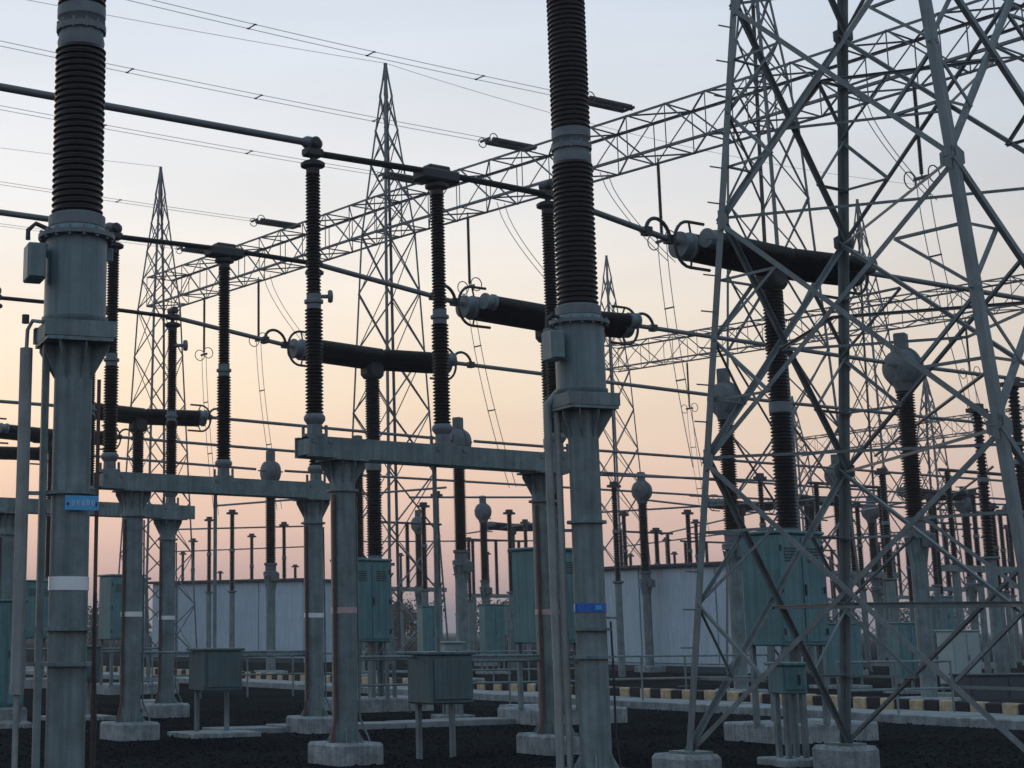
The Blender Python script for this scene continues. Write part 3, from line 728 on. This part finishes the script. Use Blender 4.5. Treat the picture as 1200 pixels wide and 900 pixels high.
tower('gantry_tower', 'farthest lattice gantry tower low left of the dark tower leg', TH, gang, glevels(3.3, GZ0, GPK - 2), .15, .08, 'far', 'gantry towers')
def beam(p0, p1, label, w=1.6, z0=GZ0, z1=GZ1, step=1.75, cw=.1, bw=.055):
    d = p1 - p0; L = d.length
    root = thing('gantry_beam', label, 'beam', p0, math.atan2(d.y, d.x), 'lattice gantry beams')
    h = w / 2
    for sy in (-1, 1):
        for z in (z0, z1): MB().ell([(0, sy * h, z), (L, sy * h, z)], cw, .012, (0, -sy, 0), (0, 0, 1 if z == z0 else -1)).build('chord', 'far', root)
    n = max(2, int(L / step)); q = L / n
    side = {-1: MB(), 1: MB()}; tb = {z0: MB(), z1: MB()}
    for i in range(n):
        a, b = i * q, (i + 1) * q
        for sy in (-1, 1):
            nrm = Vector((0, sy, 0)); y = sy * h
            side[sy].strut((a, y, z0), (b, y, z1), bw, nrm) if i % 2 == 0 else side[sy].strut((a, y, z1), (b, y, z0), bw, nrm)
            side[sy].strut((a, y, z0), (a, y, z1), bw * .85, nrm)
        for z in (z0, z1):
            nrm = Vector((0, 0, 1 if z == z1 else -1))
            tb[z].strut((a, -h if i % 2 == 0 else h, z), (b, h if i % 2 == 0 else -h, z), bw, nrm); tb[z].strut((a, -h, z), (a, h, z), bw * .85, nrm)
    for mbx in list(side.values()) + list(tb.values()): mbx.build('lacing', 'far', root)
    return root
TDr = TD - GV * 26
beam(TC, TB, 'lattice gantry beam between the far left tower and the middle tower')
beam(TB, TD, 'lattice gantry beam rising from the middle tower to behind the big tower')
beam(TD, TDr, 'lattice gantry beam crossing the top right behind the big tower')
GV2 = (TE - TF).normalized()
beam(TE, TF, 'far lattice gantry beam right of the centre transformer')
beam(TF, TF - GV2 * 24, 'far lattice gantry beam running to the right edge')
beam(TH, TG, 'farthest low lattice gantry beam behind the big tower legs')
beam(TG, TG - (TH - TG).normalized() * 26, 'farthest low lattice gantry beam at the right edge')

# ------------------------------------------------------------------ strung conductors with tension strings
def on_beam(px, p0, p1):
    best = None
    for i in range(401):
        p = p0.lerp(p1, i / 400); e = abs(PX + F * p.x / (p.y * math.cos(PIT) + (GZ1 - CZ) * math.sin(PIT)) - px)
        if best is None or e < best[0]: best = (e, p)
    return best[1]
def sag_pts(a, b, sag, n=24):
    return [a.lerp(b, i / n) - UP * (sag * 4 * (i / n) * (1 - i / n)) for i in range(n + 1)]
def tension_string(p, d, label, L=2.6):
    root = thing('tension_string', label, 'insulator string', p, 0, 'tension insulator strings')
    for s in (-.22, .22):
        side = Vector((-d.y, d.x, 0)) * s
        MB().lathe(shed_profile(.25, L - .2, .075, .115, .11), 12, side, d).build('disc_string', 'black', root)
    for q_ in (.18, L): MB().bar(d * q_ - Vector((-d.y, d.x, 0)) * .3, d * q_ + Vector((-d.y, d.x, 0)) * .3, .06, .1).build('yoke', 'dark', root)
    MB().tube([(0, 0, 0), d * .2], .03, 6).build('shackle', 'dark', root)
    for s in (-.36, .36): MB().tube(arc(d * (L - .15) + Vector((-d.y, d.x, 0)) * s, .2, 0, 2 * math.pi * .95, d, UP, 14), .02, 6).build('corona_ring', 'dark', root)
    return root
def line(px, p0, p1, zz, label_s, label_l, length, sag, spacers=3, rise=.9):
    p = on_beam(px, p0, p1) + UP * zz; d = -U
    tension_string(p, d, label_s)
    a = p + d * 2.65; root = thing('twin_conductor', label_l, 'conductor', a, 0, 'strung twin conductors')
    side = Vector((-d.y, d.x, 0)) * .22
    b = d * length + UP * rise
    for s in (-1, 1): MB().tube(sag_pts(side * s, b + side * s, sag), .0105, 6).build('wire', 'wire', root)
    for i in range(1, spacers + 1):
        f = i / (spacers + 1) * .72; c = Vector((0, 0, 0)).lerp(b, f) - UP * (sag * 4 * f * (1 - f))
        MB().bar(c - side * 1.1, c + side * 1.1, .03, .035).lathe([(.028, -.05), (.028, .05)], 8, c - side, d).lathe([(.028, -.05), (.028, .05)], 8, c + side, d).build('spacer', 'dark', root)
line(742, TB, TD, 21.25, 'tension insulator string right of the top of the centre transformer', 'highest twin conductor crossing the top of the sky', 40, .35, 5)
line(627, TB, TD, 20.9, 'tension insulator string left of the centre transformer column', 'second highest twin conductor from the left edge to the gantry', 44, .35, 5)
line(505, TB, TD, 20.9, 'tension insulator string beside the middle gantry tower', 'third twin conductor ending at the middle gantry tower', 46, .35, 4)
line(352, TC, TB, 20.9, 'tension insulator string left of the nearest isolator stack', 'fourth twin conductor, low in the left sky', 50, .35, 4)
line(262, TC, TB, 20.9, 'tension insulator string over the second isolator', 'fifth twin conductor, fainter in the left sky', 50, .35, 4)
# earth wires peak to peak, seen faintly
def earth(a, b, label): tag(MB().tube(sag_pts(a, b, .8), .011, 5).build('earth_wire', 'wire'), label, 'wire', 'earth wires')
earth(TB + UP * GPK, TB - U * 60 + UP * (GPK + .2), 'thin earth wire running left from the middle tower peak')
earth(TC + UP * GPK, TC - U * 60 + UP * (GPK + .2), 'thin earth wire running left from the far left tower peak')
earth(TB + UP * GPK, TF + UP * GPK - GV * 4, 'thin earth wire running right from the middle tower peak')

# suspended strings below the beam with twin droppers
def hang(px, p0, p1, L, label, drop_to, lab2):
    p = on_beam(px, p0, p1) + UP * (GZ0 - .02); root = thing('suspension_string', label, 'insulator string', p, 0, 'suspension insulator strings')
    MB().tube([(0, 0, 0), (0, 0, -.25)], .03, 6).build('shackle', 'dark', root)
    MB().lathe(shed_profile(.2, L, .05, .07, .07), 12, (0, 0, 0), -Z_).build('disc_string', 'black', root)
    MB().bar(Vector((0, 0, -L - .12)) - V * .3, Vector((0, 0, -L - .12)) + V * .3, .08, .1).tube([(0, 0, -L), (0, 0, -L - .12)], .03, 6).build('yoke', 'dark', root)
    for s in (-.45, .45): MB().tube(arc(V * s + Vector((0, 0, -L - .1)), .28, 0, 2 * math.pi, U, UP, 18)[:-1], .022, 6, True).build('corona_ring', 'dark', root)
    q = p - UP * (L + .15)
    dr = thing('dropper', lab2, 'conductor', q, 0, 'twin dropper wires')
    for s in (-.22, .22):
        e = Vector(drop_to) - q; pts = []
        for i in range(15):
            t = i / 14; pts.append(Vector((e.x * t ** 1.5, e.y * t ** 1.5, e.z * t)) + V * s)
        MB().tube(pts, .016, 5).build('wire', 'wire', dr)
    for t in (.3, .62):
        MB().bar(Vector((e.x * t ** 1.5, e.y * t ** 1.5, e.z * t)) - V * .24, Vector((e.x * t ** 1.5, e.y * t ** 1.5, e.z * t)) + V * .24, .04, .05).build('spacer', 'dark', dr)
    return root
hang(768, TB, TD, 3.1, 'long insulator string hanging right of the centre transformer', on_beam(768, TB, TD) + U * 1.2 + UP * 7.5, 'twin dropper right of the centre transformer')
hang(547, TB, TD, 3.1, 'long insulator string hanging above the centre breaker', on_beam(547, TB, TD) + U * 2 + UP * 7.5, 'twin dropper between the nearest isolator and the centre transformer')
hang(303, TC, TB, 3.1, 'long insulator string hanging left of the nearest isolator stack', on_beam(303, TC, TB) + U * 1.2 + UP * 7.5, 'twin dropper above the round head behind the second beam')
hang(240, TC, TB, 3.1, 'long insulator string hanging left of the second isolator middle stack', on_beam(240, TC, TB) + U * .8 + UP * 7.5, 'twin dropper left of the second isolator middle stack')
hang(1066, TD, TDr, 3.1, 'long insulator string hanging inside the big tower near the top', on_beam(1066, TD, TDr) + U * 2 + UP * 7.5, 'twin dropper hanging inside the big tower')
hang(803, TE, TF, 3.1, 'small far insulator string left of the big tower', on_beam(803, TE, TF) + U + UP * 7.5, 'far twin dropper left of the big tower')
hang(1128, TF, TF - GV2 * 24, 3.1, 'small far insulator string beside the thick right tower leg', on_beam(1128, TF, TF - GV2 * 24) + U + UP * 7.5, 'far twin dropper beside the thick right tower leg')

# slack loops of conductor under the beams
for k, (px, a, b, dx, lab) in enumerate(((585, TB, TD, 2.0, 'slack jumper pair right of the nearest isolator middle stack'), (705, TB, TD, 2.6, 'slack jumper pair right of the centre transformer column'),
                                         (1005, TD, TDr, 2.2, 'slack jumper pair inside the big tower'), (312, TC, TB, 1.8, 'slack jumper pair left of the nearest isolator lower arm'))):
    p = on_beam(px, a, b); root = thing('jumper', lab, 'conductor', p, 0, 'slack jumper pairs')
    for s in (-.2, .2):
        pts = [Vector((0, 0, GZ0)) + U * (i / 12 * dx + s) - UP * (3.4 * (i / 12) ** .7) - V * (.8 * i / 12) for i in range(13)]
        MB().tube(pts, .016, 5).build('wire', 'wire', root)

# ------------------------------------------------------------------ far post insulators
def make_post():
    r = thing('post_insulator', 'x', 'post insulator', (0, 0, 0), ANG)
    MB().lathe([(.13, 0), (.13, 3.4), (.22, 3.45), (.22, 3.5)], 10).build('pedestal', 'galv', r)
    MB().lathe(shed_profile(3.5, 5.3, .085, .13, .09), 10).build('porcelain', 'brown', r)
    MB().lathe([(.1, 5.28), (.13, 5.3), (.13, 5.4), (.1, 5.42)], 10).build('joint_collar', 'cast', r)
    MB().lathe(shed_profile(5.4, 7.0, .08, .12, .09), 10).build('porcelain', 'brown', r)
    MB().box((0, 0, 7.06), (.46, .26, .1)).box((0, 0, 7.16), (.24, .2, .14)).build('top_clamp', 'dark', r)
    return r
po = make_post()
posts = [(226, 92), (245, 86), (272, 74), (295, 96), (333, 90), (497, 66), (513, 70), (550, 96), (598, 70), (617, 88), (722, 60), (740, 110), (770, 72), (792, 118), (808, 70), (827, 112), (895, 62), (918, 90), (961, 84), (1038, 52),
         (1078, 88), (1112, 96), (1145, 66), (1152, 37), (1165, 58), (1195, 33), (214, 118), (258, 124), (318, 130), (346, 112), (445, 105), (470, 120), (535, 128), (572, 118), (632, 104), (733, 78), (757, 132), (783, 96), (818, 88), (842, 130),
         (872, 104), (884, 128), (935, 116), (948, 72), (975, 132), (996, 98), (1008, 70), (1026, 112), (1050, 124), (1064, 76), (1094, 68), (1100, 134), (1124, 110), (1136, 92), (1158, 102), (1176, 74), (1184, 88)]
ones = ['', 'first', 'second', 'third', 'fourth', 'fifth', 'sixth', 'seventh', 'eighth', 'ninth', 'tenth', 'eleventh', 'twelfth', 'thirteenth', 'fourteenth', 'fifteenth', 'sixteenth', 'seventeenth', 'eighteenth', 'nineteenth']
def ordinal(n):
    if n < 20: return ones[n]
    t, o = divmod(n, 10)
    return ['twentieth', 'thirtieth', 'fortieth', 'fiftieth'][t - 2] if o == 0 else ['twenty', 'thirty', 'forty', 'fifty'][t - 2] + '-' + ones[o]
for i, (px, Y) in enumerate(sorted(posts)):
    o = po if i == 0 else copy_tree(po)
    o.location = spot(px, Y, 5); o.scale.z = (1, .93, 1.04, .84, .97)[i % 5]; tag(o, '%s thin brown post insulator from the left among the far posts' % ordinal(i + 1), 'post insulator', 'far post insulators')
far_t = [((226, 92), (333, 90), 'thin far tube low at left, joining the first far posts'), ((272, 74), (497, 66), 'thin far tube behind the front isolator poles'), ((513, 70), (598, 70), 'thin far tube under the nearest beam'),
         ((550, 96), (617, 88), 'thin farther tube under the right half of the nearest beam'), ((722, 60), (895, 62), 'thin far tube right of the centre transformer pole'), ((740, 110), (918, 90), 'thin farther tube above the pale centre building'),
         ((770, 72), (961, 84), 'thin far tube left of the dark tower leg'), ((961, 84), (1145, 66), 'thin far tube crossing the dark tower leg'), ((1038, 52), (1152, 37), 'thin tube left of the right picture edge'),
         ((214, 118), (346, 112), 'faint farthest tube low at left above the pale building'), ((445, 105), (632, 104), 'faint farthest tube under the nearest beam'), ((733, 78), (1008, 70), 'far tube just above the pale centre building roof'),
         ((783, 96), (948, 72), 'far tube sloping behind the left leg of the big tower'), ((872, 104), (1136, 92), 'faint farthest tube between the big tower legs'), ((948, 72), (1176, 74), 'far tube right of the dark tower leg, second from below'),
         ((1078, 88), (1165, 58), 'thin far tube low at right behind the thick leg')]
for (a, b, lab) in far_t:
    p, q = spot(a[0], a[1], 5) + UP * 7.25, spot(b[0], b[1], 5) + UP * 7.25
    tube_thing([p - (q - p).normalized() * 1.2, q + (q - p).normalized() * 1.2], .045, lab, False, 'alu', 'far busbar tubes')

# far support frames of steel under distant gear
def frame(px, Y, w, h, label):
    r = thing('support_portal', label, 'support', spot(px, Y), ANG, 'far steel support portals')
    for x in (-w / 2, w / 2):
        MB().lathe([(.14, 0), (.14, h)], 10, (x, 0, 0)).build('post', 'galv', r)
    MB().box((0, 0, h + .11), (w + 1.1, .3, .22)).build('beam', 'galv', r)
    for x in (-w / 2, 0, w / 2):
        MB().lathe(shed_profile(h + .22, h + 3.4, .08, .125, .08), 10, (x, 0, 0)).build('porcelain', 'brown', r)
    MB().tube([(-w / 2 - .4, 0, h + 3.46), (w / 2 + .4, 0, h + 3.46)], .06, 8).build('blade', 'dark', r)
    return r
for px, Y, l in ((1010, 62, 'far three-stack isolator portal right of the dark tower leg'), (1170, 57, 'far three-stack isolator portal at the right edge'), (1120, 84, 'farther isolator portal behind the thick right leg'),
                 (905, 90, 'farther isolator portal behind the teal cabinet'), (1062, 104, 'faint isolator portal between the big tower legs'), (962, 112, 'faint isolator portal behind the dark tower leg'), (1198, 78, 'far isolator portal cut by the right edge'),
                 (835, 102, 'faint isolator portal behind the left tower leg'), (762, 92, 'faint isolator portal above the pale centre building'), (480, 84, 'far isolator portal at the foot of the middle gantry tower'), (585, 100, 'far isolator portal left of the teal cabinet at centre')):
    frame(px, Y, 3.6, 3.6, l)

# ------------------------------------------------------------------ low buildings, cabinets, railing
def shed(px0, px1, Y0, zt, label, joints):
    a = spot(px0, Y0[0]); b = spot(px1, Y0[1]); d = b - a; L = d.length
    r = thing('control_building', label, 'building', a, math.atan2(d.y, d.x), 'low pale control buildings')
    MB().box((L / 2, 2.0, zt / 2), (L - .02, 3.96, zt - .02)).build('wall', 'wall', r)
    n = len(joints) + 1; xs = [0] + [j * L for j in joints] + [L]
    for i in range(n): MB().box(((xs[i] + xs[i + 1]) / 2, -.03, zt / 2 + .15), (xs[i + 1] - xs[i] - .06, .05, zt - .4), 0, .015).build('panel', 'wall', r)
    MB().box((L / 2, 2.0, zt + .06), (L + .5, 4.6, .14), 0, .03).build('roof', 'roof', r)
    MB().box((L / 2, -.06, .12), (L, .1, .26)).build('skirting', 'roof', r)
    return r
shed(178, 356, (92, 86), 4.2, 'low pale blue building behind the second isolator', (.18, .38, .72))
shed(706, 862, (70, 64), 4.15, 'low pale blue building right of the centre transformer', (.33, .9))
def cabinet(px, Y, z0, w, dp, h, m, label, doors=2):
    r = thing('cabinet', label, 'cabinet', spot(px, Y), ANG * .5, 'yard cabinets')
    b = MB().box((0, 0, z0 + h / 2), (w, dp, h), 0, .015).box((0, 0, z0 + h + .02), (w + .08, dp + .08, .04), 0, .01).build('body', m, r)
    for i in range(doors): MB().box((-w / 2 + (i + .5) * w / doors, -dp / 2 - .008, z0 + h / 2), (w / doors - .05, .02, h - .1), 0, .005).build('door', m, r)
    MB().box((.04, -dp / 2 - .025, z0 + h * .5), (.02, .03, .12)).build('handle', 'dark', r)
    for sx in (-1, 1):
        for sy in (-1, 1): MB().box((sx * (w / 2 - .05), sy * (dp / 2 - .05), z0 / 2), (.06, .06, z0)).build('leg', 'galv', r)
    MB().box((0, 0, .04), (w + .3, dp + .3, .1), 0, .015).build('plinth', 'conc', r)
    return r
cabinet(3, 28.5, .35, .62, .5, 1.75, 'teal', 'tall teal cabinet at the left picture edge')
cabinet(531, 31, 1.02, .36, .28, .36, 'box', 'small white meter box behind the drive box at centre', 1)
cabinet(930, 20.5, .85, .34, .3, .34, 'teal', 'small cabinet on legs left of the dark tower leg', 1)
cabinet(1128, 42, .3, .8, .6, 1.3, 'box', 'pale cabinet low between the big tower legs')
cabinet(1065, 44, .4, .7, .5, 1.4, 'teal', 'teal cabinet right of the dark tower leg near the ground')
cabinet(505, 62, .5, .8, .6, 2.0, 'teal', 'far teal cabinet at the foot of the middle gantry tower')
cabinet(578, 64, .5, .8, .6, 2.1, 'teal', 'far teal cabinet left of the pole with a faded red band')
cabinet(1172, 36, .12, 1.9, .6, .55, 'roof', 'low dark equipment box by the kerb at right')
cabinet(985, 48, .3, 1.2, .6, 1.5, 'teal', 'wide teal cabinet behind the dark tower leg')
def railing(px, Y, L, label):
    r = thing('pipe_railing', label, 'railing', spot(px, Y), ANG, 'low pipe railings')
    for z in (.55, 1.05): MB().tube([(0, 0, z), (L, 0, z)], .024, 8).build('rail', 'galv', r)
    n = int(L / 1.2)
    for i in range(n + 1): MB().tube([(i * L / n, 0, 0), (i * L / n, 0, 1.07)], .022, 8).build('post', 'galv', r)
railing(700, 37, 5.5, 'low pipe railing before the pale centre building')
railing(400, 44, 9, 'farther low pipe railing under the nearest beam')
railing(418, 33, 6.5, 'low pipe railing behind the drive box at centre')
railing(178, 40, 8, 'low pipe railing behind the second isolator poles')
railing(985, 30, 3.2, 'low pipe railing right of the dark tower leg')
# pale slabs in the gravel
for px, py, w, d, lab in ((622, 832, 1.0, .8, 'loose pale concrete slab left of the far pole of the nearest isolator'), (178, 826, .7, .7, 'pale concrete footing behind the left white banded pole')):
    Y = 1.6 * F / (py - HOR); o = MB().box((0, 0, .08), (w, d, .2), ANG, .03).build('concrete_block', 'conc', None, spot(px, Y)); tag(o, lab, 'concrete block')

# ------------------------------------------------------------------ far trees on the horizon
def tree(px, Y, h, w, label):
    root = thing('tree', label, 'tree', spot(px, Y), 0, 'far trees on the horizon')
    t = MB().tube([(0, 0, 0), (.1, 0, h * .3), (.05, .1, h * .7)], [.22, .16, .06], 8)
    for i in range(5):
        a = random.uniform(0, 6.28); t.tube([(.08, 0, h * .3), (math.cos(a) * w * .3, math.sin(a) * w * .3, h * .65)], [.09, .03], 6)
    t.build('trunk', 'bark', root)
    c = MB()
    cl = [(random.gauss(0, w * .24), random.gauss(0, w * .24), h * random.uniform(.35, .95), random.uniform(.12, .26) * w) for _ in range(16)]
    for (x, y, z, r) in cl:
        for _ in range(300):
            d = Vector((random.gauss(0, 1), random.gauss(0, 1), random.gauss(0, 1))).normalized() * r * random.uniform(.5, 1.1)
            p = Vector((x, y, z)) + d; a = Vector((random.gauss(0, 1), random.gauss(0, 1), random.gauss(0, 1))).normalized(); b = a.cross(d).normalized(); s = random.uniform(.1, .22)
            c.add([p - a * s, p + b * s * .6, p + a * s, p - b * s * .6], [(0, 1, 2, 3)])
    c.build('crown', 'leaf', root)
words = ['dark far tree right of the left transformer pole', 'dark far tree at the foot of the middle gantry tower', 'dark far tree left of the centre teal cabinet', 'dark far tree between the big tower legs']
for (px, Y, h, w), l in zip(((125, 190, 3.6, 10), (466, 175, 3.8, 9), (590, 180, 3.8, 9), (1075, 200, 3.8, 12)), words):
    tree(px, Y, h, w, l)

# ------------------------------------------------------------------ thin dusk haze over the yard
hz = MB().box((150, 1235, 14.5), (2200, 2640, 31)).build('haze', 'wire')
hm = bpy.data.materials.new('haze'); hm.use_nodes = True
hm.node_tree.nodes.clear()
ho = hm.node_tree.nodes.new('ShaderNodeOutputMaterial'); hv_ = hm.node_tree.nodes.new('ShaderNodeVolumePrincipled')
hv_.inputs['Color'].default_value = (.9, .9, .92, 1); hv_.inputs['Density'].default_value = .0009; hv_.inputs['Anisotropy'].default_value = .3
hm.node_tree.links.new(hv_.outputs[0], ho.inputs['Volume'])
hz.data.materials[0] = hm
tag(hz, 'thin pale dusk haze in the air over the yard', 'haze', kind='stuff')
